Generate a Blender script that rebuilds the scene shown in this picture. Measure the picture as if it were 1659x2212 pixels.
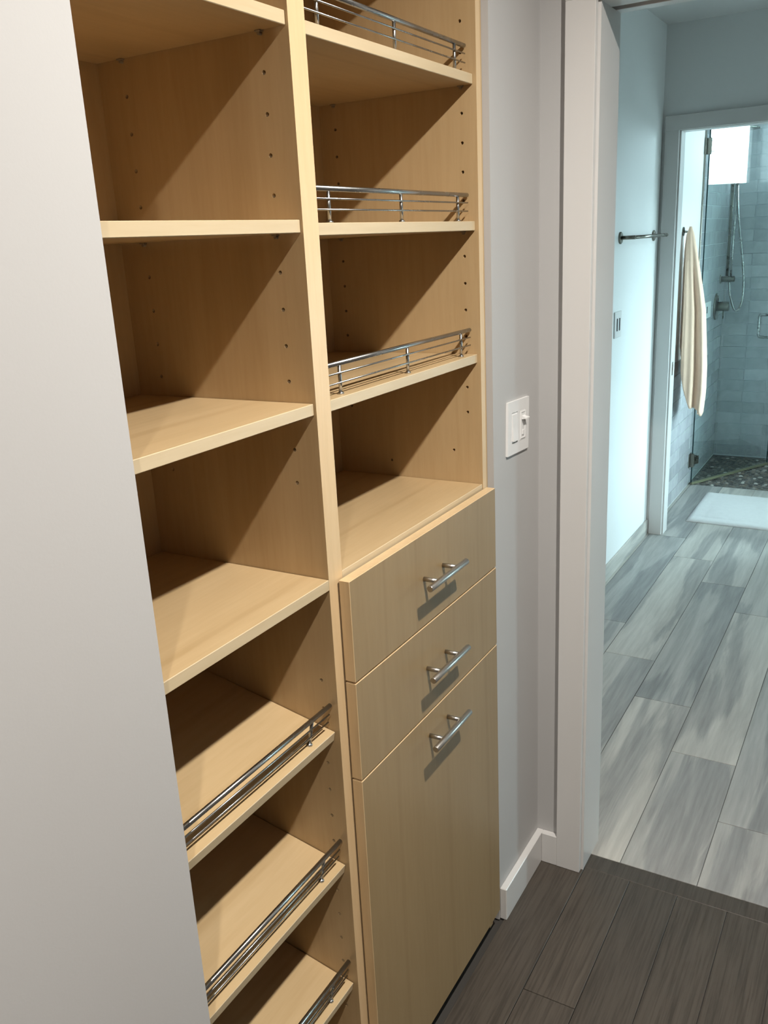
import bpy, bmesh, math, random
from mathutils import Vector, Matrix
random.seed(7)
S = bpy.context.scene
COL = S.collection
for o in list(bpy.data.objects):
    bpy.data.objects.remove(o, do_unlink=True)

# ------------------------------------------------------------------ camera
CAM = Vector((-1.0201, -0.7153, 1.6140))
R_ = Vector((0.5001, -0.8646, -0.0492)); U_ = Vector((0.2781, 0.1066, 0.9546)); F_ = Vector((0.8201, 0.4911, -0.2938))
cd = bpy.data.cameras.new('camera'); cam = bpy.data.objects.new('camera', cd); COL.objects.link(cam)
cd.sensor_fit = 'VERTICAL'; cd.sensor_height = 36.0; cd.lens = 36.0 * 1882.97 / 2212.0
cd.clip_start = 0.02; cd.clip_end = 100
F_.normalize(); R_ = (R_ - F_ * R_.dot(F_)).normalized(); U_ = R_.cross(F_)
cam.matrix_world = Matrix(((R_.x, U_.x, -F_.x, CAM.x), (R_.y, U_.y, -F_.y, CAM.y), (R_.z, U_.z, -F_.z, CAM.z), (0, 0, 0, 1)))
S.camera = cam

# ------------------------------------------------------------------ world: overcast daylight outside the windows
SKY_STRENGTH = 29.0
w = bpy.data.worlds.new('overcast_sky'); S.world = w; w.use_nodes = True
bg = w.node_tree.nodes['Background']
bg.inputs[0].default_value = (0.68, 0.93, 1.0, 1); bg.inputs[1].default_value = SKY_STRENGTH

DOWNLIGHT_POS = (-0.06, -0.86, 2.535); DOWNLIGHT_W = 40.0
def sky_portal(name, loc, sx, sz):
    l = bpy.data.lights.new(name, 'AREA'); l.shape = 'RECTANGLE'; l.size = sx; l.size_y = sz
    l.cycles.is_portal = True
    o = bpy.data.objects.new(name, l); COL.objects.link(o); o.location = loc
    o.rotation_euler = (math.radians(90), 0, 0)          # -Z of the light points to +Y, into the room
    return o

S.view_settings.view_transform = 'Standard'; S.view_settings.look = 'None'
S.view_settings.exposure = 0.0; S.view_settings.gamma = 1.0; S.view_settings.use_curve_mapping = False

# ------------------------------------------------------------------ material helpers
def new_mat(name):
    m = bpy.data.materials.new(name); m.use_nodes = True
    nt = m.node_tree; b = nt.nodes['Principled BSDF']
    return m, nt, b
def nd(nt, t, **k):
    n = nt.nodes.new(t)
    for a, v in k.items(): setattr(n, a, v)
    return n
def ramp(nt, fac, stops):
    r = nd(nt, 'ShaderNodeValToRGB'); nt.links.new(fac, r.inputs[0])
    el = r.color_ramp.elements
    while len(el) < len(stops): el.new(0.5)
    for e, (p, c) in zip(el, stops): e.position = p; e.color = (*c, 1)
    return r.outputs[0]
def coords(nt, scale, rand=True, rot=(0, 0, 0)):
    tc = nd(nt, 'ShaderNodeTexCoord'); mp = nd(nt, 'ShaderNodeMapping')
    mp.inputs['Scale'].default_value = scale; mp.inputs['Rotation'].default_value = rot
    src = tc.outputs['Object']
    if rand:
        oi = nd(nt, 'ShaderNodeObjectInfo'); mul = nd(nt, 'ShaderNodeVectorMath', operation='SCALE')
        cmb = nd(nt, 'ShaderNodeCombineXYZ'); ml = nd(nt, 'ShaderNodeMath', operation='MULTIPLY'); ml.inputs[1].default_value = 57.0
        nt.links.new(oi.outputs['Random'], ml.inputs[0])
        for i in range(3): nt.links.new(ml.outputs[0], cmb.inputs[i])
        ad = nd(nt, 'ShaderNodeVectorMath', operation='ADD')
        nt.links.new(src, ad.inputs[0]); nt.links.new(cmb.outputs[0], ad.inputs[1]); src = ad.outputs[0]
    nt.links.new(src, mp.inputs[0]); return mp.outputs[0]
def noise(nt, vec, scale, detail=4, rough=.55, dist=0.0):
    n = nd(nt, 'ShaderNodeTexNoise'); n.inputs['Scale'].default_value = scale; n.inputs['Detail'].default_value = detail
    n.inputs['Roughness'].default_value = rough; n.inputs['Distortion'].default_value = dist
    nt.links.new(vec, n.inputs['Vector']); return n.outputs['Fac']
def mixc(nt, fac, a, b, mode='MIX'):
    m = nd(nt, 'ShaderNodeMix', data_type='RGBA', blend_type=mode)
    if isinstance(fac, float): m.inputs[0].default_value = fac
    else: nt.links.new(fac, m.inputs[0])
    for i, c in ((6, a), (7, b)):
        if isinstance(c, tuple): m.inputs[i].default_value = (*c, 1)
        else: nt.links.new(c, m.inputs[i])
    return m.outputs[2]
def bump(nt, b, h, strength, dist=.001):
    n = nd(nt, 'ShaderNodeBump'); n.inputs['Strength'].default_value = strength; n.inputs['Distance'].default_value = dist
    nt.links.new(h, n.inputs['Height']); nt.links.new(n.outputs[0], b.inputs['Normal'])
def paint(name, col, rough=.6, bs=.12, sc=260):
    m, nt, b = new_mat(name); v = coords(nt, (1, 1, 1), False)
    c = ramp(nt, noise(nt, v, 3.0, 2), [(.3, tuple(x * .985 for x in col)), (.7, col)])
    nt.links.new(c, b.inputs['Base Color']); b.inputs['Roughness'].default_value = rough
    bump(nt, b, noise(nt, v, sc, 2), bs, .0006); return m
def metal(name, col, rough):
    m, nt, b = new_mat(name); v = coords(nt, (1, 1, 1))
    b.inputs['Base Color'].default_value = (*col, 1); b.inputs['Metallic'].default_value = 1
    r = nd(nt, 'ShaderNodeMapRange'); nt.links.new(noise(nt, v, 25, 2), r.inputs[0])
    r.inputs[3].default_value = rough * .8; r.inputs[4].default_value = rough * 1.25
    nt.links.new(r.outputs[0], b.inputs['Roughness']); return m
def plain(name, col, rough=.5):
    m, nt, b = new_mat(name); v = coords(nt, (1, 1, 1))
    c = ramp(nt, noise(nt, v, 30, 2), [(.3, tuple(x * .96 for x in col)), (.7, col)])
    nt.links.new(c, b.inputs['Base Color']); b.inputs['Roughness'].default_value = rough; return m
def maple(name, axis, k=(1, 1, 1), figure=1.0):
    # pale maple veneer; axis = grain direction
    m, nt, b = new_mat(name)
    sc = {'x': (.55, 7, 7), 'y': (7, .55, 7), 'z': (7, 7, .55)}[axis]
    v = coords(nt, sc); v2 = coords(nt, tuple(s * 9 for s in sc))
    broad = noise(nt, v, .9, 3, .5, 1.3); fine = noise(nt, v2, 1.6, 5, .62, .3)
    rings = nd(nt, 'ShaderNodeTexWave', wave_type='BANDS', bands_direction={'x': 'Y', 'y': 'X', 'z': 'X'}[axis])
    nt.links.new(v, rings.inputs['Vector']); rings.inputs['Scale'].default_value = .30
    rings.inputs['Distortion'].default_value = 16; rings.inputs['Detail'].default_value = 2; rings.inputs['Detail Scale'].default_value = .35
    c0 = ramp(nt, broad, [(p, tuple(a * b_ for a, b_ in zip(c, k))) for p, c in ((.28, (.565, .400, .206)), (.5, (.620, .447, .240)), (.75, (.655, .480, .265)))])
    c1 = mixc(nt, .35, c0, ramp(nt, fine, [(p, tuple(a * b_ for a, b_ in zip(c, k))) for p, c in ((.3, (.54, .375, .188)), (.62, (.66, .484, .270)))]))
    lines = ramp(nt, rings.outputs['Fac'], [(0.0, (.84, .80, .74)), (.03, (1, 1, 1)), (1, (1, 1, 1))])
    c2 = mixc(nt, .45 * figure, c1, lines, 'MULTIPLY')
    nt.links.new(c2, b.inputs['Base Color']); b.inputs['Roughness'].default_value = .38
    b.inputs['Coat Weight'].default_value = .15; b.inputs['Coat Roughness'].default_value = .3
    bump(nt, b, fine, .05, .0004); return m
def dark_oak():
    m, nt, b = new_mat('dark_stained_oak'); v = coords(nt, (1.0, 11, 11)); v2 = coords(nt, (5, 150, 150))
    g = noise(nt, v, 1.5, 4, .6, 2.2); f = noise(nt, v2, 1.0, 4, .7)
    c = ramp(nt, g, [(.25, (.054, .044, .035)), (.5, (.080, .066, .053)), (.8, (.104, .086, .070))])
    c = mixc(nt, .4, c, ramp(nt, f, [(.38, (.024, .019, .015)), (.56, (.104, .086, .070))]))
    oi = nd(nt, 'ShaderNodeObjectInfo')
    tint = ramp(nt, oi.outputs['Random'], [(0, (.86, .86, .86)), (1, (1.12, 1.1, 1.08))])
    c = mixc(nt, 1.0, c, tint, 'MULTIPLY')
    nt.links.new(c, b.inputs['Base Color']); b.inputs['Roughness'].default_value = .42
    bump(nt, b, f, .25, .0005); return m
def grey_wood_tile():
    m, nt, b = new_mat('grey_wood_look_porcelain')
    v = coords(nt, (.8, 9, 9)); v2 = coords(nt, (5, 70, 70)); v3 = coords(nt, (.9, 6.5, 6.5))
    big = noise(nt, v3, .75, 1.2, .4, 1.3); mid = noise(nt, v, 1.3, 5, .6, 1.0); fine = noise(nt, v2, 1, 4, .6)
    ma = nd(nt, 'ShaderNodeMath', operation='MULTIPLY_ADD'); ma.inputs[1].default_value = .30; nt.links.new(mid, ma.inputs[0])
    mb_ = nd(nt, 'ShaderNodeMath', operation='MULTIPLY_ADD'); mb_.inputs[1].default_value = .82; mb_.inputs[2].default_value = -.06
    nt.links.new(big, mb_.inputs[0]); nt.links.new(mb_.outputs[0], ma.inputs[2]); big = ma.outputs[0]
    base = ramp(nt, mid, [(.28, (.36, .345, .32)), (.5, (.50, .48, .445)), (.72, (.62, .595, .55))])
    dark = ramp(nt, mid, [(.3, (.235, .228, .222)), (.7, (.40, .388, .368))])
    c = mixc(nt, ramp(nt, big, [(.462, (0, 0, 0)), (.505, (1, 1, 1))]), dark, base)
    c = mixc(nt, .3, c, ramp(nt, fine, [(.3, (.24, .24, .235)), (.7, (.58, .57, .55))]))
    oi = nd(nt, 'ShaderNodeObjectInfo')
    c = mixc(nt, 1.0, c, ramp(nt, oi.outputs['Random'], [(0, (.80, .82, .84)), (1, (1.08, 1.06, 1.03))]), 'MULTIPLY')
    nt.links.new(c, b.inputs['Base Color']); b.inputs['Roughness'].default_value = .45
    bump(nt, b, fine, .12, .0005); return m
def glazed_tile():
    m, nt, b = new_mat('blue_grey_glazed_tile'); v = coords(nt, (1, 1, 1))
    oi = nd(nt, 'ShaderNodeObjectInfo')
    t = ramp(nt, oi.outputs['Random'], [(0, (.37, .38, .40)), (.5, (.48, .49, .51)), (1, (.60, .61, .63))])
    c = mixc(nt, .5, t, ramp(nt, noise(nt, v, 9, 3, .6, 1), [(.3, (.34, .35, .375)), (.7, (.54, .55, .565))]))
    nt.links.new(c, b.inputs['Base Color']); b.inputs['Roughness'].default_value = .16
    bump(nt, b, noise(nt, v, 14, 2), .35, .004); return m
def clear_glass(name, tint=(.92, .97, .965)):
    m = bpy.data.materials.new(name); m.use_nodes = True; nt = m.node_tree
    for n in list(nt.nodes): nt.nodes.remove(n)
    out = nd(nt, 'ShaderNodeOutputMaterial'); mx = nd(nt, 'ShaderNodeMixShader'); tr = nd(nt, 'ShaderNodeBsdfTransparent')
    gl = nd(nt, 'ShaderNodeBsdfGlossy'); fr = nd(nt, 'ShaderNodeFresnel'); fr.inputs['IOR'].default_value = 1.5
    geo = nd(nt, 'ShaderNodeNewGeometry'); ml = nd(nt, 'ShaderNodeMath', operation='MULTIPLY'); sb = nd(nt, 'ShaderNodeMath', operation='SUBTRACT')
    sb.inputs[0].default_value = 1.0; nt.links.new(geo.outputs['Backfacing'], sb.inputs[1])
    nt.links.new(fr.outputs[0], ml.inputs[0]); nt.links.new(sb.outputs[0], ml.inputs[1])
    ml2 = nd(nt, 'ShaderNodeMath', operation='MULTIPLY'); ml2.inputs[1].default_value = 1.7; nt.links.new(ml.outputs[0], ml2.inputs[0])
    tr.inputs[0].default_value = (*tint, 1); gl.inputs['Roughness'].default_value = 0.0; gl.inputs[0].default_value = (1, 1, 1, 1)
    nt.links.new(ml2.outputs[0], mx.inputs[0]); nt.links.new(tr.outputs[0], mx.inputs[1]); nt.links.new(gl.outputs[0], mx.inputs[2])
    nt.links.new(mx.outputs[0], out.inputs[0]); return m

WALL = paint('warm_white_wall_paint', (.485, .475, .468), .62)
BATHWALL = paint('bathroom_wall_paint', (.82, .83, .825), .6)
CEIL = paint('ceiling_paint', (.66, .65, .64), .8)
TRIM = paint('white_trim_enamel', (.68, .665, .65), .32, .03, 90)
MAPV, MAPX = maple('maple_veneer_upright', 'z', (.80, .765, .74)), maple('maple_veneer_lengthwise', 'x', (.85, .845, .85))
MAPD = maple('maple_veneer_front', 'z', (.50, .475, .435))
EDGE = maple('maple_edge_banding', 'x', (.93, 1.02, 1.20), .2); EDGEV = maple('maple_edge_banding_upright', 'z', (1.08, 1.08, 1.14), .2)
OAK, PLANK = dark_oak(), grey_wood_tile()
GTILE = glazed_tile()
GROUT = plain('pale_grout', (.62, .66, .68), .9)
FGROUT = plain('grey_floor_grout', (.16, .16, .155), .9)
SUB = plain('subfloor', (.05, .045, .04), .9)
STEEL = metal('brushed_steel', (.50, .48, .45), .33)
CHROME = metal('satin_chrome', (.46, .46, .45), .26)
NICKEL = metal('brushed_nickel', (.23, .225, .195), .28)
PLASTIC = plain('white_plastic', (.80, .79, .78), .35)
SLIT = plain('dark_slot', (.03, .03, .03), .6)
PIN = plain('smoky_clear_plastic', (.30, .24, .17), .3)
GLASS = clear_glass('clear_shower_glass'); PANEG = clear_glass('window_glass', (.97, .99, .99))
EDGEG = plain('dark_green_glass_edge', (.012, .045, .05), .15)
SWEEP = plain('olive_door_sweep', (.20, .21, .13), .4)
TOWEL = plain('cream_terry', (.80, .575, .43), .95)
MATM = plain('white_chenille', (.72, .72, .715), .95)
FRAMEP = plain('window_frame_white', (.75, .76, .76), .4)
GROUND = plain('outdoor_paving', (.17, .17, .165), .9)

# ------------------------------------------------------------------ mesh helpers
class MB:
    def __init__(self): self.bm = bmesh.new()
    def box(self, x0, x1, y0, y1, z0, z1, bev=0.0, mi=0):
        t = bmesh.new()
        vs = [t.verts.new((x, y, z)) for x in (x0, x1) for y in (y0, y1) for z in (z0, z1)]
        for f in ((0, 1, 3, 2), (4, 6, 7, 5), (0, 4, 5, 1), (2, 3, 7, 6), (0, 2, 6, 4), (1, 5, 7, 3)): t.faces.new([vs[i] for i in f])
        if bev: bmesh.ops.bevel(t, geom=t.edges[:], offset=bev, segments=1, affect='EDGES')
        for f in t.faces: f.material_index = mi
        self.merge(t); return self
    def merge(self, t, M=None):
        if M is not None: t.transform(M)
        me = bpy.data.meshes.new('tmp'); t.to_mesh(me); self.bm.from_mesh(me); bpy.data.meshes.remove(me); t.free()
    def prism(self, pts, z0, z1):
        a = [self.bm.verts.new((x, y, z0)) for x, y in pts]; b = [self.bm.verts.new((x, y, z1)) for x, y in pts]
        n = len(pts); self.bm.faces.new(a[::-1]); self.bm.faces.new(b)
        for i in range(n): self.bm.faces.new((a[i], a[(i + 1) % n], b[(i + 1) % n], b[i]))
        return self
    def tube(self, pts, r, n=12, mi=0, caps=True):
        pts = [Vector(p) for p in pts]; rr = r if isinstance(r, (list, tuple)) else [r] * len(pts)
        rings = []; up = None
        for i, p in enumerate(pts):
            d = (pts[min(i + 1, len(pts) - 1)] - pts[max(i - 1, 0)]).normalized()
            if up is None: up = Vector((0, 0, 1)) if abs(d.z) < .9 else Vector((1, 0, 0))
            s = d.cross(up).normalized(); up = s.cross(d).normalized()
            rings.append([self.bm.verts.new(p + (s * math.cos(a) + up * math.sin(a)) * rr[i]) for a in [2 * math.pi * k / n for k in range(n)]])
        for a, b in zip(rings, rings[1:]):
            for k in range(n):
                f = self.bm.faces.new((a[k], a[(k + 1) % n], b[(k + 1) % n], b[k])); f.smooth = True; f.material_index = mi
        if caps:
            for rg in (rings[0][::-1], rings[-1]):
                f = self.bm.faces.new(rg); f.material_index = mi
        return self
    def mesh(self, name, mats):
        bmesh.ops.recalc_face_normals(self.bm, faces=self.bm.faces[:])
        me = bpy.data.meshes.new(name); self.bm.to_mesh(me); self.bm.free()
        for m in (mats if isinstance(mats, (list, tuple)) else [mats]): me.materials.append(m)
        return me
    def build(self, name, mats, parent=None, **kw):
        me = self.mesh(name, mats); o = bpy.data.objects.new(name, me); COL.objects.link(o)
        if parent is not None:
            me.transform(Matrix.Translation(-wloc(parent))); o.parent = parent
        tag(o, **kw); return o
WL = {}
def wloc(o):
    v = Vector((0, 0, 0))
    while o is not None: v += o.location; o = o.parent
    return v
def tag(o, label=None, cat=None, group=None, kind=None):
    if label: o['label'] = label
    if cat: o['category'] = cat
    if group: o['group'] = group
    if kind: o['kind'] = kind
    return o
def thing(name, loc=(0, 0, 0), **kw):
    o = bpy.data.objects.new(name, None); o.empty_display_size = .05; COL.objects.link(o); o.location = loc
    return tag(o, **kw)
def link(name, me, parent, loc):
    o = bpy.data.objects.new(name, me); COL.objects.link(o); o.parent = parent
    o.location = Vector(loc) - (wloc(parent) if parent else Vector()); return o
def band(o, test, mat=None):
    # give the faces picked by test (a normal) the edge-banding material
    o.data.materials.append(mat or EDGE); i = len(o.data.materials) - 1
    for p in o.data.polygons:
        if test(p.normal): p.material_index = i
    return o
FRONT = lambda n: n.y < -.6
def smooth_curve(pts, k=8):
    P = [Vector(p) for p in pts]; P = [P[0] * 2 - P[1]] + P + [P[-1] * 2 - P[-2]]; out = []
    for i in range(1, len(P) - 2):
        for j in range(k):
            t = j / k
            out.append(.5 * ((2 * P[i]) + (-P[i - 1] + P[i + 1]) * t + (2 * P[i - 1] - 5 * P[i] + 4 * P[i + 1] - P[i + 2]) * t * t + (-P[i - 1] + 3 * P[i] - 3 * P[i + 1] + P[i + 2]) * t ** 3))
    out.append(P[-2]); return out

# ------------------------------------------------------------------ dimensions
H = 2.54
YW, X1, XB0 = -.009, .8797, 1.015
X2, X2B, YL, XB = 3.684, 3.773, .400, 5.630
YR1, YR2 = -2.40, -.82
CL0, CY0 = -4.60, -3.40

# ------------------------------------------------------------------ structure
def struct(name, mb, mat): return mb.build(name, mat, None, kind='structure')
struct('wall_left', MB().prism([(CL0, -.02), (-.375, -.02), (-.375, -.003), (-.412, -.003), (-.412, .50), (CL0, .50)], 0, H), WALL)
struct('wall_right', MB().box(.6145, X1, YW, .50, 0, H), WALL)
struct('wall_back', MB().box(-.412, .6145, .372, .50, 0, H), WALL)
struct('wall_door', MB().box(X1, XB0, -.1165, .52, 0, H).box(X1, XB0, -.965, -.1165, 2.085, H).box(X1, XB0, -3.52, -.965, 0, H), WALL)
struct('wall_opposite', MB().box(CL0 - .1, X1, CY0 - .1, CY0, 0, H), WALL)
struct('wall_rear', MB().box(CL0 - .1, CL0, CY0, -.02, 0, H), WALL)
struct('ceiling', MB().box(CL0 - .1, XB + .1, -3.52, .52, H, H + .1), CEIL)
def wall_two(x0, x1, y0, y1, a, b):
    mb = opening_wall(x0, (a[1] + b[0]) / 2, y0, y1, *a); m2 = opening_wall((a[1] + b[0]) / 2, x1, y0, y1, *b); mb.merge(m2.bm); return mb
def opening_wall(x0, x1, y0, y1, wx0, wx1, wz0, wz1):
    return MB().box(x0, wx0, y0, y1, 0, H).box(wx1, x1, y0, y1, 0, H).box(wx0, wx1, y0, y1, 0, wz0).box(wx0, wx1, y0, y1, wz1, H)
struct('wall_bathroom_left', MB().box(XB0, XB + .12, YL, .52, 0, H), BATHWALL)
W1 = (3.06, 3.60, .45, 1.62)
W2 = (4.76, 5.625, 1.865, 2.44)
W3 = (4.02, 4.70, .35, 1.78)  # added opening, lets more daylight into the shower room
struct('wall_bathroom_right', opening_wall(XB0, X2, YR1 - .12, YR1, *W1), BATHWALL)
struct('wall_partition', MB().box(X2, X2B, .3274, YL, 0, H).box(X2, X2B, -.488, .3274, 2.085, H).box(X2, X2B, YR1, -.488, 0, H), BATHWALL)
struct('wall_shower_right', wall_two(X2B, XB + .12, YR2 - .12, YR2, W3, W2), BATHWALL)
struct('wall_shower_back', MB().box(XB, XB + .12, YR2, YL, 0, H), BATHWALL)
struct('ground_outside', MB().box(-12, 18, -30, 12, -.35, -.30), GROUND)

# closet floor: slab with dark planks; bathroom floor: slab with plank tiles
def slab_pieces(parent, name, mat, rows, z0, z1, gap, bev):
    cache = {}
    for (x0, x1, y0, y1) in rows:
        w_, d_ = round(x1 - x0 - gap, 4), round(y1 - y0 - gap, 4)
        if w_ < .01 or d_ < .008: continue
        k = (w_, d_)
        if k not in cache: cache[k] = MB().box(-w_ / 2, w_ / 2, -d_ / 2, d_ / 2, 0, z1 - z0, bev).mesh(name, mat)
        link(name, cache[k], parent, ((x0 + x1) / 2, (y0 + y1) / 2, z0))
fl = struct('floor', MB().box(CL0 - .1, .95, CY0 - .1, .50, -.12, -.006), SUB)
rows = []; pw = .1195; y = -.1375 + pw; XE = .893
ends = {0: .05, 1: .446, 2: -.35, 3: .10, 4: -.6}
r = -1
while y > CY0 + .005:
    y0 = max(y - pw, CY0); r += 1
    xs = [CL0]; e = {0: .06, 1: .446, 2: -.22, 3: .15, 4: -.5}.get(r, random.uniform(-.8, .5))
    k = e
    cuts = []
    while k > CL0 + .2: cuts.append(k); k -= 1.15
    xs = [CL0] + sorted(cuts) + [XE]
    ytop = min(y, YW)
    for a, b in zip(xs, xs[1:]): rows.append((a, b, y0, ytop))
    y -= pw
slab_pieces(fl, 'floor_plank', OAK, rows, -.010, 0.0, .0015, .0006)
link('threshold_plank', MB().box(-.0285, .0285, -.415, .415, 0, .010, .0012).mesh('threshold_plank', OAK), fl, (.9215, -.5515, -.010))

bf = struct('floor_bathroom', MB().box(.95, XB + .12, -2.52, .52, -.12, -.004), FGROUT)
rows = []; tw, tl = .1975, 1.2055
ybase = .1800
for i in range(-2, 14):
    ya = ybase - i * tw; yb_ = ya - tw
    if ya > YL + .001: ya = YL
    if yb_ < YR1: break
    if ya <= yb_: continue
    off = 2.1525 - i * .3035
    for k in range(-3, 5):
        a, b = off + k * tl, off + (k + 1) * tl
        a, b = max(a, .95), min(b, 4.757)
        if b - a < .01: continue
        if ya < YR2 - .05 and a > X2: continue
        if ya < YR2 - .05: b = min(b, X2)
        rows.append((a, b, yb_, ya))
slab_pieces(bf, 'floor_tile', PLANK, rows, -.008, 0.0, .0022, .0006)

# pebble shower floor: too many small stones to pick apart
pb = MB(); rnd = random.Random(3)
def pebble(cx, cy, a, b_, rot):
    n = 8; top = []; mid = []
    cs, sn = math.cos(rot), math.sin(rot)
    for k in range(n):
        t = 2 * math.pi * k / n; j = rnd.uniform(.88, 1.1)
        ux, uy = a * math.cos(t) * j, b_ * math.sin(t) * j
        mid.append(pb.bm.verts.new((cx + ux * cs - uy * sn, cy + ux * sn + uy * cs, -.006)))
        top.append(pb.bm.verts.new((cx + .72 * (ux * cs - uy * sn), cy + .72 * (ux * sn + uy * cs), .001)))
    for k in range(n):
        pb.bm.faces.new((mid[k], mid[(k + 1) % n], top[(k + 1) % n], top[k])).smooth = True
    pb.bm.faces.new(top)
yy = YL - .03
while yy > YR2 + .02:
    xx = 4.785 + rnd.uniform(0, .02)
    while xx < XB - .02:
        pebble(xx, yy + rnd.uniform(-.006, .006), rnd.uniform(.015, .021), rnd.uniform(.011, .016), rnd.uniform(-.7, .7)); xx += rnd.uniform(.036, .044)
    yy -= .0285
m, nt, b = new_mat('mixed_river_pebble'); g = nd(nt, 'ShaderNodeNewGeometry')
c = ramp(nt, g.outputs['Random Per Island'], [(0, (.035, .035, .035)), (.45, (.09, .085, .075)), (.75, (.16, .13, .10)), (.93, (.30, .28, .25)), (1, (.55, .54, .5))])
nt.links.new(c, b.inputs['Base Color']); b.inputs['Roughness'].default_value = .35
pb.build('pebble_floor', m, bf, kind='stuff')

# baseboards
def bboard(name, pts_box, mat=TRIM): return struct(name, pts_box, mat)
bb = MB(); bb.box(.620, X1, YW - .0172, YW, 0, .0902, .0016); bb.box(X1 - .0169, X1, -.0675, YW - .0172, 0, .0902, .0016)
struct('baseboard_right', bb, TRIM)
struct('baseboard_opposite', MB().box(CL0, X1, CY0, CY0 + .015, 0, .0902, .0016), TRIM)
struct('baseboard_left', MB().box(CL0, -.377, -.035, -.02, 0, .0902, .0016), TRIM)
tb = struct('baseboard_bathroom', MB().box(XB0, X2, YL - .002, YL, 0, .080), GROUT)
for k in range(3):
    a, b_ = max(1.04, .93 + k * .92), min(X2 - .02, .93 + (k + 1) * .92)
    if k == 2: a = 2.803
    if k == 1: b_ = 1.952
    link('base_tile', MB().box(-(b_ - a) / 2 + .001, (b_ - a) / 2 - .001, -.004, .004, 0, .082, .0008).mesh('base_tile', PLANK), tb, ((a + b_) / 2, YL - .006, 0))

# closet door frame: jambs, split head with a pocket-door slot, casings on both sides
d1 = thing('door_1', (X1, -.55, 0), kind='structure')
JY, JR = -.1365, -.945
MB().box(X1, XB0, JY, JY + .0195, 0, 2.05).build('jamb', TRIM, d1)
MB().box(X1, XB0, JR - .0195, JR, 0, 2.05).build('jamb', TRIM, d1)
MB().box(X1, .949, JR - .0195, JY + .0195, 2.05, 2.07, .0008).build('head_jamb', TRIM, d1)
MB().box(.980, XB0, JR - .0195, JY + .0195, 2.05, 2.07, .0008).build('head_jamb', TRIM, d1)
for (xa, xb, rv) in ((.8628, X1, .006), (XB0, XB0 + .017, .006)):
    yi = JY + rv; yo = yi + .063
    MB().box(xa, xb, yi, yo, 0, 2.056, .0012).build('casing', TRIM, d1)
    MB().box(xa, xb, JR - rv - .063, JR - rv, 0, 2.056, .0012).build('casing', TRIM, d1)
    MB().box(xa, xb, JR - rv - .063, yo, 2.056, 2.119, .0012).build('casing', TRIM, d1)

# bathroom partition door frame
d2 = thing('door_2', (X2, -.1, 0), kind='structure')
A, B = .3094, -.47
MB().box(X2, X2B, A, A + .018, 0, 2.066).build('jamb', TRIM, d2)
MB().box(X2, X2B, B - .018, B, 0, 2.066).build('jamb', TRIM, d2)
MB().box(X2, X2B, B - .018, A + .018, 2.066, 2.085).build('head_jamb', TRIM, d2)
for (xa, xb) in ((3.666, X2), (X2B, X2B + .017)):
    MB().box(xa, xb, A + .008, A + .0755, 0, 2.069, .0012).build('casing', TRIM, d2)
    MB().box(xa, xb, B - .0755, B - .008, 0, 2.069, .0012).build('casing', TRIM, d2)
    MB().box(xa, xb, B - .0755, A + .0755, 2.069, 2.137, .0012).build('casing', TRIM, d2)
MB().box(3.715, 3.737, A - .0012, A + .001, .875, .945, .0004).build('strike_plate', NICKEL, d2, label='satin metal strike plate')
d3 = thing('door_3', (2.38, YL, 0), kind='structure')
for xa in (1.953, 2.735): MB().box(xa, xa + .067, YL - .017, YL, 0, 2.05, .0012).build('casing', TRIM, d3)
MB().box(1.953, 2.802, YL - .017, YL, 2.05, 2.117, .0012).build('casing', TRIM, d3)
MB().box(2.024, 2.731, YL - .008, YL, .006, 2.046, .001).build('door_leaf', TRIM, d3)
MB().tube([(2.66, YL - .008, .95), (2.66, YL - .050, .95), (2.655, YL - .055, .95), (2.56, YL - .055, .95)], .009, 12).build('door_handle', NICKEL, d3)

# windows in the right-hand walls
def window(name, y, wx0, wx1, wz0, wz1, mull):
    t = thing(name, ((wx0 + wx1) / 2, y, wz0), kind='structure')
    yo = y - .10; f = .045
    MB().box(wx0, wx1, yo, yo + .05, wz0, wz0 + f, .002).box(wx0, wx1, yo, yo + .05, wz1 - f, wz1, .002).box(wx0, wx0 + f, yo, yo + .05, wz0 + f, wz1 - f, .002).box(wx1 - f, wx1, yo, yo + .05, wz0 + f, wz1 - f, .002).build('window_frame', FRAMEP, t)
    for mx in mull: MB().box(mx - .02, mx + .02, yo, yo + .05, wz0 + f, wz1 - f, .002).build('mullion', FRAMEP, t)
    xs = [wx0 + f] + [v for mx in mull for v in (mx - .02, mx + .02)] + [wx1 - f]
    for a, b_ in zip(xs[::2], xs[1::2]): MB().box(a, b_, yo + .022, yo + .026, wz0 + f, wz1 - f).build('pane', PANEG, t)
    MB().box(wx0 - .03, wx1 + min(.03, XB - wx1 - .012), y - .05, y + .02, wz0 - .02, wz0, .002).build('window_sill', TRIM, t)
    return t
window('window_1', YR1, *W1, [])
window('window_2', YR2, *W2, [])
window('added_window', YR2, *W3, [])  # unseen extra window, added to brighten the shower room
for nm, yy, ww in (('daylight_portal', YR1, W1), ('daylight_portal', YR2, W2), ('daylight_portal', YR2, W3)):
    sky_portal(nm, ((ww[0] + ww[1]) / 2, yy - .13, (ww[2] + ww[3]) / 2), ww[1] - ww[0], ww[3] - ww[2])

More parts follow.
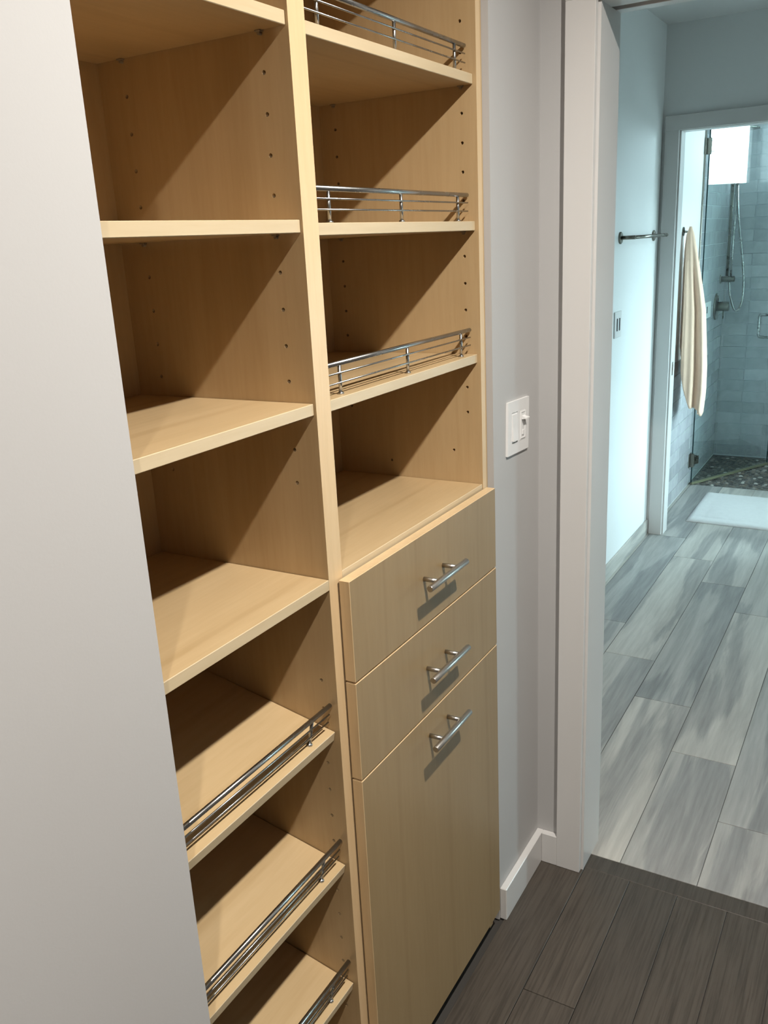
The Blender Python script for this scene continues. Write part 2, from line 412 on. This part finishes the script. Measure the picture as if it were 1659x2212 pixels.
# glazed tiles on the shower walls (real bricks-bond tiles over a grout bed)
RH, RZ, TL = .0788, .0085, .305
def tile_bed(parent, face, pos, u0, u1, z0, z1, joint):
    cache = {}; g = .0026
    k = 0
    while True:
        za, zb = RZ + (k - 1) * RH, RZ + k * RH
        if za >= z1 - .01: break
        a_, b_ = max(za, z0), min(zb, z1)
        if b_ - a_ > .012:
            off = joint + (TL / 2 if k % 2 else 0); n0 = math.floor((u0 - off) / TL) - 1
            for n in range(n0, n0 + 30):
                p, q = max(off + n * TL, u0), min(off + (n + 1) * TL, u1)
                if q - p < .012: continue
                L, hh = round(q - p - g, 4), round(b_ - a_ - g, 4)
                key = (L, hh)
                if key not in cache:
                    mb = MB()
                    if face == 'y': mb.box(-L / 2, L / 2, -.0035, .0015, -hh / 2, hh / 2, .0011)
                    else: mb.box(-.0035, .0015, -L / 2, L / 2, -hh / 2, hh / 2, .0011)
                    cache[key] = mb.mesh('wall_tile', GTILE)
                c_ = ((p + q) / 2, pos, (a_ + b_) / 2) if face == 'y' else (pos, (p + q) / 2, (a_ + b_) / 2)
                o = link('wall_tile', cache[key], parent, c_)
                j = random.uniform(-.0005, .0005); o.location['xyz'.index(face)] += j
                o.rotation_euler = (random.uniform(-.004, .004), 0, random.uniform(-.004, .004))
        k += 1
TX0 = 4.727; WZ = RZ + 11 * RH
tbed = struct('wall_tiled_left', MB().box(X2B + .02, TX0, YL - .004, YL, 0, WZ).box(TX0, XB, YL - .004, YL, 0, H), GROUT)
tile_bed(tbed, 'y', YL - .0045, X2B + .02, TX0, 0, WZ, 5.625)
tile_bed(tbed, 'y', YL - .0045, TX0, XB - .008, 0, H, 5.625)
MB().box(TX0 - .012, TX0, YL - .0095, YL, WZ, H, .001).build('edge_trim', NICKEL, tbed, label='slim metal edge trim')
tbk = struct('wall_tiled_back', MB().box(XB - .004, XB, YR2, YL - .004, 0, H), GROUT)
tile_bed(tbk, 'x', XB - .0045, -.42, YL - .008, 0, H, .2225)
tile_bed(tbk, 'x', XB - .0045, YR2, -.42, 1.2, H, .2225)

# ------------------------------------------------------------------ built-in maple cabinet
cab = thing('built_in_cabinet', (.1, .17, 0), label='tall built-in maple closet cabinet with open shelves, two drawers and a lower door', cat='cabinet')
ZT = 2.44; YB = .345; TD = .0376; WR = .5782; T = .0171; PL = -.39
def holed_panel(xf, depth, y0, y1, z0, z1, holes, sgn, xo):
    """upright panel whose face x = xf carries drilled pin holes; sgn = direction into the panel; xo = other face"""
    mb = MB(); bm = mb.bm; cache = {}
    def V(y, z, x=xf):
        k = (round(x, 6), round(y, 6), round(z, 6))
        if k not in cache: cache[k] = bm.verts.new((x, y, z))
        return cache[k]
    cols = sorted(set(h[0] for h in holes)); a = .005; rr = .0031
    cuts = [y0]
    for c_ in cols: cuts += [c_ - a, c_ + a]
    cuts.append(y1)
    for i in range(len(cuts) - 1):
        ya, yb_ = cuts[i], cuts[i + 1]
        if i % 2 == 0:
            f = [(ya, z0), (yb_, z0), (yb_, z1), (ya, z1)]
            bm.faces.new([V(*p) for p in f]); continue
        c_ = cols[i // 2]; zs = sorted(h[1] for h in holes if h[0] == c_); zc = z0
        for z_ in zs:
            bm.faces.new([V(ya, zc), V(yb_, zc), V(yb_, z_ - a), V(ya, z_ - a)])
            sq = [(c_ + a, z_), (c_ + a, z_ + a), (c_, z_ + a), (c_ - a, z_ + a), (c_ - a, z_), (c_ - a, z_ - a), (c_, z_ - a), (c_ + a, z_ - a)]
            ci = [(c_ + rr * math.cos(k * math.pi / 4), z_ + rr * math.sin(k * math.pi / 4)) for k in range(8)]
            xi = xf + sgn * depth
            for k in range(8):
                k2 = (k + 1) % 8
                bm.faces.new([V(*sq[k]), V(*sq[k2]), V(*ci[k2]), V(*ci[k])])
                bm.faces.new([V(*ci[k]), V(*ci[k2]), V(*ci[k2], xi), V(*ci[k], xi)])
            bm.faces.new([V(*p, xi) for p in ci]); zc = z_ + a
        bm.faces.new([V(ya, zc), V(yb_, zc), V(yb_, z1), V(ya, z1)])
    # remaining five sides
    e = [bm.verts.new(p) for p in [(xf, y0, z0), (xf, y1, z0), (xf, y1, z1), (xf, y0, z1), (xo, y0, z0), (xo, y1, z0), (xo, y1, z1), (xo, y0, z1)]]
    for q in ((4, 5, 6, 7), (0, 4, 7, 3), (1, 2, 6, 5), (0, 1, 5, 4), (3, 7, 6, 2)): bm.faces.new([e[i] for i in q])
    return mb
P = .0508
hl = [(.0445, 1.8365 - k * P) for k in range(-9, 12)] + [(.2945, 1.8365 - k * P) for k in range(-9, 12)]
hl += [(.0286, .9515 - k * P) for k in range(0, 15)] + [(.2945, .9515 - k * P) for k in range(0, 15)]
hr = [(.0308, 1.9894 - k * P) for k in range(-6, 15)] + [(.3097, 1.9894 - k * P) for k in range(-6, 15)] + [(.0643, 1.1968), (.2146, 1.1635)]
band(holed_panel(0, .015, 0, YB, 0, ZT, hl, 1, TD).build('divider', MAPV, cab), FRONT, EDGEV)
band(holed_panel(WR, .014, 0, YB, 0, ZT, hr, 1, WR + .0185).build('side_panel', MAPV, cab), FRONT, EDGEV)
band(MB().box(PL - .0185, PL, 0, YB, 0, ZT).build('side_panel', MAPV, cab), FRONT, EDGEV)
MB().box(WR + .0185, .6135, .005, .03, 0, ZT).build('filler_strip', MAPV, cab)
MB().box(PL - .0185, WR + .0185, YB, YB + .012, 0, ZT).build('back_panel', MAPV, cab)
MB().box(PL, 0, .004, YB, ZT - .019, ZT).build('top_panel', MAPX, cab)
MB().box(TD, WR, .004, YB, ZT - .019, ZT).build('top_panel', MAPX, cab)
MB().box(PL, 0, .004, .022, 0, .075).build('toe_kick', MAPX, cab)
MB().box(TD, WR, .004, .022, 0, .075).build('toe_kick', MAPX, cab)
MB().box(PL, 0, .004, YB, .075, .092).build('bottom_panel', MAPX, cab)

def rail(parent, x0, x1, posts, M):
    """guard rail in shelf space: u along x, s into the shelf, n above the shelf top; M maps (x, s, n) to world"""
    def tube(name, a, b_, r, n=10): MB().tube([M(*a), M(*b_)], r, n).build(name, CHROME, parent)
    tube('top_rail', (x0, .0165, .0475), (x1, .0165, .0475), .0040, 12)
    for h in (.0335, .0185): tube('rail_rod', (x0 + .004, .0135, h), (x1 - .004, .0135, h), .00145, 8)
    for px in posts:
        mb = MB(); mb.tube([M(px, .0165, 0), M(px, .0165, .0475)], .0028, 10)
        mb.tube([M(px, .0165, 0), M(px, .0165, .0022), M(px, .0165, .0040)], [.0052, .0050, .0030], 12)
        mb.build('rail_post', CHROME, parent)
def flat_shelf(x0, x1, z, yf, mat=MAPX):
    return band(MB().box(x0 + .0012, x1 - .0012, yf, YB - .001, z - T, z, .0008).build('shelf', mat, cab), FRONT)
L_SH = (('L0', 2.1565), ('L1', 1.9029), ('L2', 1.6506), ('L3', 1.3994))
for n_, z in L_SH: flat_shelf(PL, 0, z, .0037)
flat_shelf(PL, 0, 1.1286, -.0012)
flat_shelf(TD, WR, 1.1292, .0008)
RP = (.0995, .3165, .5335)
for z in (2.1540, 1.9004, 1.6465, 1.3960):
    s = flat_shelf(TD, WR, z, .0070)
    rail(s, TD + .010, WR - .004, RP, lambda x, s_, n, z=z: Vector((x, .0050 + s_, z + n)))
# tilted shoe shelves
for (fy, fz, sl) in ((.0082, .8633, .205), (.0075, .6063, .196), (.0089, .3526, .19)):
    a = math.atan(sl); ca, sa = math.cos(a), math.sin(a)
    M = lambda x, s_, n, fy=fy, fz=fz, ca=ca, sa=sa: Vector((x, fy + s_ * ca - n * sa, fz + s_ * sa + n * ca))
    t = bmesh.new()
    D = .33
    vs = [t.verts.new(M(x, s_, n)) for x in (PL + .0012, -.0012) for s_ in (0, D) for n in (-T, 0)]
    for f in ((0, 1, 3, 2), (4, 6, 7, 5), (0, 4, 5, 1), (2, 3, 7, 6), (0, 2, 6, 4), (1, 5, 7, 3)): t.faces.new([vs[i] for i in f])
    bmesh.ops.bevel(t, geom=t.edges[:], offset=.0008, segments=1, affect='EDGES')
    mb = MB(); mb.merge(t); s = band(mb.build('shelf', MAPX, cab), FRONT)
    rail(s, PL + .004, -.005, (-.055, -.356), lambda x, s_, n, M=M: M(x, s_ - .003, n))
# shelf pins under the adjustable shelves
def pin(x, y, z, d):
    mb = MB(); mb.tube([(x - d * .006, y, z - .004), (x + d * .006, y, z - .004)], .0022, 8)
    mb.box(min(x, x + d * .008), max(x, x + d * .008), y - .0045, y + .0045, z - .0022, z - .0002, .0004)
    mb.build('shelf_pin', PIN, cab)
for n_, z in L_SH[1:]:
    for y in (.0445, .2945): pin(0, y, z - T, -1)
for z in (1.9004, 1.6465, 1.3960):
    for y in (.0308, .3097): pin(WR, y, z - T, -1)
# drawers and hamper door
def pull(parent, x0, x1, z):
    mb = MB(); yb = -.0545
    mb.tube([(x0, yb, z), (x0 + .0008, yb, z), (x1 - .0008, yb, z), (x1, yb, z)], [.0054, .0060, .0060, .0054], 20)
    for px in (x0 + .0395, x1 - .0355): mb.tube([(px, -.0223, z), (px, -.0495, z)], .0043, 14)
    mb.build('pull_handle', STEEL, parent, label='brushed steel bar handle')
XL, XR = .0222, .5887
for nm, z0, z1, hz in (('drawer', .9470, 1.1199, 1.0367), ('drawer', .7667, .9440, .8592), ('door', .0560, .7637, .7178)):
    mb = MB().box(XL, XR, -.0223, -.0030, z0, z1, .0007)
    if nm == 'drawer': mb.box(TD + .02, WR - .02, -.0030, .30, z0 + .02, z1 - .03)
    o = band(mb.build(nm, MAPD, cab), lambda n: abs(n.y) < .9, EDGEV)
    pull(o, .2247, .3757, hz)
MB().box(TD, WR, .0005, .018, .7400, .7900).build('cross_rail', MAPX, cab)

# ------------------------------------------------------------------ light switch beside the cabinet
SX, SZ = .7419, 1.2192; hw, hh = .0605, .0580
sw = thing('light_switch', (SX, YW, SZ), label='white two-gang wall plate with a rocker switch and a slide dimmer', cat='light switch')
sw.rotation_euler = (0, math.radians(2.3), 0)
def swp(name, mb, mat=PLASTIC, parent=None, **k): return mb.build(name, mat, parent or sw, **k)
def SB(u0, u1, v0, v1, d0, d1, bev=.0006, mb=None):
    """box on the plate: u to the right, v up, d out of the wall"""
    return (mb or MB()).box(SX + u0, SX + u1, YW - d1, YW - d0, SZ + v0, SZ + v1, bev)
pm = MB()   # plate with two openings
for a in ((-hw, hw, .0335, hh), (-hw, hw, -hh, -.0335), (-hw, -.0400, -.0335, .0335), (-.0065, .0065, -.0335, .0335), (.0400, hw, -.0335, .0335)): SB(*a, 0, .0052, 0, pm)
swp('plate', pm)
swp('plate_bezel', SB(-.0395, -.0070, -.0330, .0330, 0, .0040), PLASTIC)
swp('plate_bezel', SB(.0070, .0395, -.0330, .0330, 0, .0058), PLASTIC)
t = bmesh.new(); q = [(-.0330, .0), (-.0140, .0)]
prof = [(.0290, .0058), (.0020, .0066), (-.0285, .0092), (-.0285, .003), (.0290, .003)]
vl = [t.verts.new((SX - .0365, YW - d, SZ + v)) for v, d in prof]; vr = [t.verts.new((SX - .0100, YW - d, SZ + v)) for v, d in prof]
t.faces.new(vl); t.faces.new(vr[::-1])
for i in range(5): t.faces.new((vl[i], vr[i], vr[(i + 1) % 5], vl[(i + 1) % 5]))
mb = MB(); mb.merge(t); swp('rocker', mb)
fr = MB(); [SB(*a, .005, .0070, .0003, fr) for a in ((.0100, .0120, -.0300, .0300), (.0345, .0365, -.0300, .0300), (.0120, .0345, .0280, .0300), (.0120, .0345, -.0300, -.0280))]
swp('slider_frame', fr)
t = bmesh.new(); pr = [(.0205, .006), (.0178, .0125), (.0172, .0175), (.0152, .0180), (.0140, .0150), (.0122, .006)]
a_ = [t.verts.new((SX + .0150, YW - d, SZ + v)) for v, d in pr]; b_ = [t.verts.new((SX + .0325, YW - d, SZ + v)) for v, d in pr]
t.faces.new(a_); t.faces.new(b_[::-1])
for i in range(6): t.faces.new((a_[i], b_[i], b_[(i + 1) % 6], a_[(i + 1) % 6]))
mb = MB(); mb.merge(t); swp('slider_knob', mb)
swp('toggle', SB(.0195, .0275, -.0220, -.0110, .005, .0082))

# ------------------------------------------------------------------ ceiling downlight of the closet
le = bpy.data.materials.new('led_lens'); le.use_nodes = True
b = le.node_tree.nodes['Principled BSDF']; b.inputs['Emission Color'].default_value = (1, .90, .78, 1); b.inputs['Emission Strength'].default_value = 12
def downlight(cx, cy, watts, label):
    dl = thing('recessed_downlight', (cx, cy, H), label=label, cat='downlight')
    rg = MB(); n = 32; prev = None
    for (r_, z_) in ((.030, H - .002), (.045, H - .006), (.055, H - .004), (.056, H - .0003)):
        ring = [rg.bm.verts.new((cx + r_ * math.cos(2 * math.pi * k / n), cy + r_ * math.sin(2 * math.pi * k / n), z_)) for k in range(n)]
        if prev:
            for k in range(n): rg.bm.faces.new((prev[k], prev[(k + 1) % n], ring[(k + 1) % n], ring[k])).smooth = True
        prev = ring
    rg.build('trim_ring', TRIM, dl)
    MB().tube([(cx, cy, H - .0025), (cx, cy, H - .0003)], .030, 32).build('lens', le, dl)
    ld = bpy.data.lights.new('downlight_beam', 'AREA'); ld.shape = 'DISK'; ld.size = .055; ld.energy = watts; ld.color = (1, .95, .875); ld.spread = math.radians(160)
    lo = bpy.data.objects.new('downlight_beam', ld); COL.objects.link(lo); lo.parent = dl; lo.location = (0, 0, -.012)
downlight(DOWNLIGHT_POS[0], DOWNLIGHT_POS[1], DOWNLIGHT_W, 'small round recessed downlight in the closet ceiling, in front of the cabinet divider')
downlight(-1.50, DOWNLIGHT_POS[1], DOWNLIGHT_W * .5, 'small round recessed downlight in the closet ceiling, in front of the plain wall')

# ------------------------------------------------------------------ bathroom things
tbr = thing('towel_bar', (3.28, YL, 1.585), label='short brushed nickel towel bar on the bathroom side wall', cat='towel bar')
for px in (2.985, 3.575):
    mb = MB(); mb.tube([(px, YL, 1.587), (px, YL - .005, 1.587), (px, YL - .008, 1.587)], [.026, .026, .022], 20); mb.build('mounting_plate', NICKEL, tbr)
    MB().tube([(px, YL - .006, 1.587), (px, YL - .068, 1.587)], .0085, 14).build('post', NICKEL, tbr)
MB().tube([(2.965, YL - .062, 1.587), (3.60, YL - .062, 1.587)], .0075, 14).build('bar', NICKEL, tbr)
sv = thing('light_switch', (2.975, YL, 1.213), label='pale two-slot switch plate below the towel bar', cat='light switch')
MB().box(2.922, 3.028, YL - .006, YL, 1.155, 1.271, .002).build('plate', PLASTIC, sv)
for px in (2.956, 2.994): MB().box(px - .006, px + .006, YL - .0085, YL - .005, 1.185, 1.241, .0015).build('slot', SLIT, sv)

# hook with the hanging towel
HX = 4.25
hk = thing('towel_hook', (HX, YL, 1.597), label='small metal robe hook holding the cream towel', cat='hook')
MB().tube([(HX, YL, 1.597), (HX, YL - .006, 1.597)], .024, 20).build('mounting_plate', NICKEL, hk)
MB().tube(smooth_curve([(HX, YL - .005, 1.597), (HX, YL - .025, 1.594), (HX, YL - .038, 1.598), (HX, YL - .045, 1.612)], 5), .006, 10).build('peg', NICKEL, hk)
tw = MB(); n = 96; m_ = 60; cxT = HX
# cloth outline seen from the door: left and right y limits over height
prof = [(1.620, .366, .352), (1.58, .382, .335), (1.50, .388, .318), (1.40, .391, .298), (1.32, .392, .282), (1.17, .393, .254), (1.0, .393, .240), (.84, .392, .228), (.71, .390, .226), (.62, .385, .232), (.50, .38, .24)]
def pint(z):
    for (za, la, ra_), (zb, lb, rb_) in zip(prof, prof[1:]):
        if zb <= z <= za:
            t = (za - z) / (za - zb); return la + (lb - la) * t, ra_ + (rb_ - ra_) * t
    return prof[-1][1:] if z < prof[-1][0] else prof[0][1:]
def bottom(th):
    # ragged hem: short flap by the wall, longest tip on the outer side
    c_ = math.cos(th)       # +1 = outer side (-y), -1 = wall side
    b0 = .70 - .10 * c_ + .06 * math.sin(2 * th + .6) + .03 * math.sin(5 * th)
    d = (th - .45 + math.pi) % (2 * math.pi) - math.pi
    return b0 - .13 * math.exp(-(d / .45) ** 2) + .12 * math.exp(-((th - math.pi * .98) / .5) ** 2)
grid = []
for j in range(m_ + 1):
    row = []
    for i in range(n):
        th = 2 * math.pi * i / n; zb = bottom(th); f = j / m_
        z = 1.622 + (zb - 1.622) * f; l, r_ = pint(z)
        ym, hwid = (l + r_) / 2, (l - r_) / 2
        dep = hwid * .95 + .004
        fold = 1 + min(1, f * 3) * (.26 * math.cos(4 * th + 1.0 + .4 * f) + .10 * math.cos(9 * th - 1.1 + f))
        y_ = ym - hwid * math.cos(th) * min(1.0, .9 * fold); x_ = cxT + dep * math.sin(th) * fold * 1.1
        row.append(tw.bm.verts.new((x_, min(y_, YL - .012), z)))
    grid.append(row)
for a, b_ in zip(grid, grid[1:]):
    for i in range(n): tw.bm.faces.new((a[i], a[(i + 1) % n], b_[(i + 1) % n], b_[i])).smooth = True
tw.bm.faces.new(grid[0])
bmesh.ops.recalc_face_normals(tw.bm, faces=tw.bm.faces[:])
to = tw.build('hand_towel', TOWEL, None, label='cream towel hanging in folds from the hook beside the shower', cat='towel')
sm = to.modifiers.new('thickness', 'SOLIDIFY'); sm.thickness = .005; sm.offset = -1
nt = TOWEL.node_tree; b = nt.nodes['Principled BSDF']; bump(nt, b, noise(nt, coords(nt, (1, 1, 1)), 420, 2), .5, .002)

# shower door, hinged on the tiled wall and standing open into the shower
HP = Vector((4.74, .375, 0)); EV = Vector((.883, -.4694, 0)).normalized(); NV = Vector((EV.y, -EV.x, 0))
sd = thing('shower_door', (HP.x, HP.y, 0), label='frameless clear glass shower door standing open on metal hinges', cat='shower door')
ang = math.atan2(EV.y, EV.x)
def dpart(name, mb, mats, **k):
    """built in door space: x along the glass, y = thickness (positive towards the shower), z up"""
    mb.bm.transform(Matrix.Rotation(ang, 4, 'Z'))
    me = mb.mesh(name, mats); o = bpy.data.objects.new(name, me); COL.objects.link(o); o.parent = sd; return tag(o, **k)
gp = MB(); gp.box(0, .79, -.005, .005, .016, 2.25)
gp.bm.faces.ensure_lookup_table(); gp.bm.normal_update()
for f in gp.bm.faces: f.material_index = 0 if abs(f.normal.y) > .5 else 1
dpart('pane', gp, [GLASS, EDGEG])
dpart('door_sweep', MB().box(0, .79, -.008, .008, .003, .018, .001), SWEEP, label='olive tinted bottom seal')
for hz in (.166, 2.068):
    mb = MB(); mb.box(.004, .052, -.0105, -.0055, hz - .028, hz + .028, .002); mb.box(.004, .052, .0055, .0105, hz - .028, hz + .028, .002)
    wl = MB(); wl.box(HP.x - .034, HP.x + .030, .3865, .3915, hz - .045, hz + .045, .001); wl.box(HP.x - .010, HP.x + .010, HP.y - .011, .3868, hz - .045, hz + .045, .002)
    dpart('hinge_clamp', mb, NICKEL); wl.build('hinge_plate', NICKEL, sd)
for sg in (1, -1):
    pts = [(.668, sg * .005, .895), (.668, sg * .045, .895), (.668, sg * .056, .905), (.668, sg * .058, .920), (.668, sg * .058, 1.015), (.668, sg * .056, 1.030), (.668, sg * .045, 1.040), (.668, sg * .005, 1.040)]
    dpart('pull_handle', MB().tube(smooth_curve(pts, 4), .0085, 12), CHROME)

# shower valve, handset and rain head
YT = YL - .0085
vx = 5.34
va = thing('shower_valve', (vx, YT, 1.097), label='round brushed shower valve with a thick cylindrical knob', cat='shower valve')
MB().tube([(vx, YT, 1.097), (vx, YT - .006, 1.097), (vx, YT - .010, 1.097)], [.088, .088, .082], 40).build('escutcheon', NICKEL, va)
MB().tube([(vx, YT - .008, 1.097), (vx, YT - .082, 1.097), (vx, YT - .085, 1.097)], [.030, .030, .027], 28).build('knob', NICKEL, va)
MB().tube([(vx, YT - .050, 1.075), (vx, YT - .050, 1.015)], .004, 10).build('lever', NICKEL, va)
vx = 5.452
hs = thing('hand_shower', (vx, YT, 1.270), label='hand shower on a wall holder with a long looping metal hose', cat='hand shower')
MB().tube([(vx, YT, 1.270), (vx, YT - .006, 1.270)], .030, 28).build('escutcheon', NICKEL, hs)
MB().tube([(vx, YT - .004, 1.270), (vx, YT - .088, 1.270), (vx, YT - .092, 1.270)], [.019, .019, .016], 20).build('holder', NICKEL, hs)
MB().tube([(vx, .326, 1.262), (vx, .325, 1.50), (vx, .322, 1.88)], [.007, .008, .010], 14).build('wand', CHROME, hs)
MB().tube([(vx, .322, 1.875), (vx, .318, 1.93), (vx, .312, 2.00)], [.012, .020, .016], 16).build('spray_head', CHROME, hs)
MB().tube([(vx + .02, .352, 1.25), (vx + .02, .352, 2.08)], .010, 14).build('slide_bar', NICKEL, hs)
for z in (1.262, 2.06): MB().tube([(vx + .02, YT, z), (vx + .02, .352, z)], .009, 12).build('bar_bracket', NICKEL, hs)
hose = smooth_curve([(vx, .318, 1.88), (vx, .312, 1.78), (vx, .298, 1.65), (vx, .277, 1.52), (vx, .255, 1.38), (vx, .2418, 1.26), (vx, .2395, 1.17), (vx, .247, 1.105), (vx, .262, 1.068), (vx, .278, 1.060), (vx, .295, 1.077), (vx, .310, 1.12), (vx, .3263, 1.179), (vx, .333, 1.255)], 6)
MB().tube(hose, .0075, 10).build('hose', CHROME, hs)
rh = thing('rain_shower_head', (5.25, YT, 2.22), label='round flat rain shower head on a short wall arm', cat='shower head')
MB().tube([(5.25, YT, 2.225), (5.25, YT - .006, 2.225)], .028, 24).build('flange', NICKEL, rh)
MB().tube(smooth_curve([(5.25, YT - .004, 2.225), (5.25, .31, 2.228), (5.25, .285, 2.222), (5.25, .278, 2.200)], 5), .010, 12).build('arm', NICKEL, rh)
MB().tube([(5.25, .278, 2.205), (5.25, .278, 2.200), (5.25, .278, 2.196), (5.25, .278, 2.186)], [.02, .025, .10, .10], 36).build('disc', NICKEL, rh)
ct = thing('shower_control', (5.04, YT, 1.10), label='small white control plate with a dark slot near the shower valve', cat='control plate')
MB().box(4.955, 5.130, YT - .008, YT + .001, 1.048, 1.152, .002).build('plate', PLASTIC, ct)
MB().box(4.985, 5.005, YT - .010, YT - .007, 1.082, 1.124, .001).build('slot', SLIT, ct)

# bath mat
mx0, mx1, my0, my1 = 3.956, 4.575, -.60, .243
mt = MB(); nx, ny = 40, 54; G = []
for i in range(nx + 1):
    row = []
    for j in range(ny + 1):
        u, v = i / nx, j / ny; e = min(u, 1 - u) * (mx1 - mx0); f = min(v, 1 - v) * (my1 - my0); dd = min(e, f)
        h = .004 + .010 * min(1, (dd / .012)) ** .5 - .003 * math.exp(-((dd - .075) / .010) ** 2) + random.uniform(-.0008, .0008)
        row.append(mt.bm.verts.new((mx0 + u * (mx1 - mx0) - .02 * (1 - v), my0 + v * (my1 - my0), h)))
    G.append(row)
for i in range(nx):
    for j in range(ny): mt.bm.faces.new((G[i][j], G[i + 1][j], G[i + 1][j + 1], G[i][j + 1])).smooth = True
bt = [[mt.bm.verts.new((G[i][j].co.x, G[i][j].co.y, .0005)) for j in (0, ny)] for i in range(nx + 1)]
rim = [G[i][0] for i in range(nx + 1)] + [G[nx][j] for j in range(1, ny + 1)] + [G[i][ny] for i in range(nx - 1, -1, -1)] + [G[0][j] for j in range(ny - 1, 0, -1)]
low = [mt.bm.verts.new((v.co.x, v.co.y, .0005)) for v in rim]
for k in range(len(rim)): mt.bm.faces.new((rim[k], low[k], low[(k + 1) % len(rim)], rim[(k + 1) % len(rim)]))
mt.bm.faces.new(low[::-1])
for r_ in bt:
    for v in r_: mt.bm.verts.remove(v)
mt.build('bath_mat', MATM, None, label='white rectangular bath mat with a raised centre on the tiled floor', cat='bath mat')
nt = MATM.node_tree; b = nt.nodes['Principled BSDF']; bump(nt, b, noise(nt, coords(nt, (1, 1, 1)), 260, 3), .6, .004)
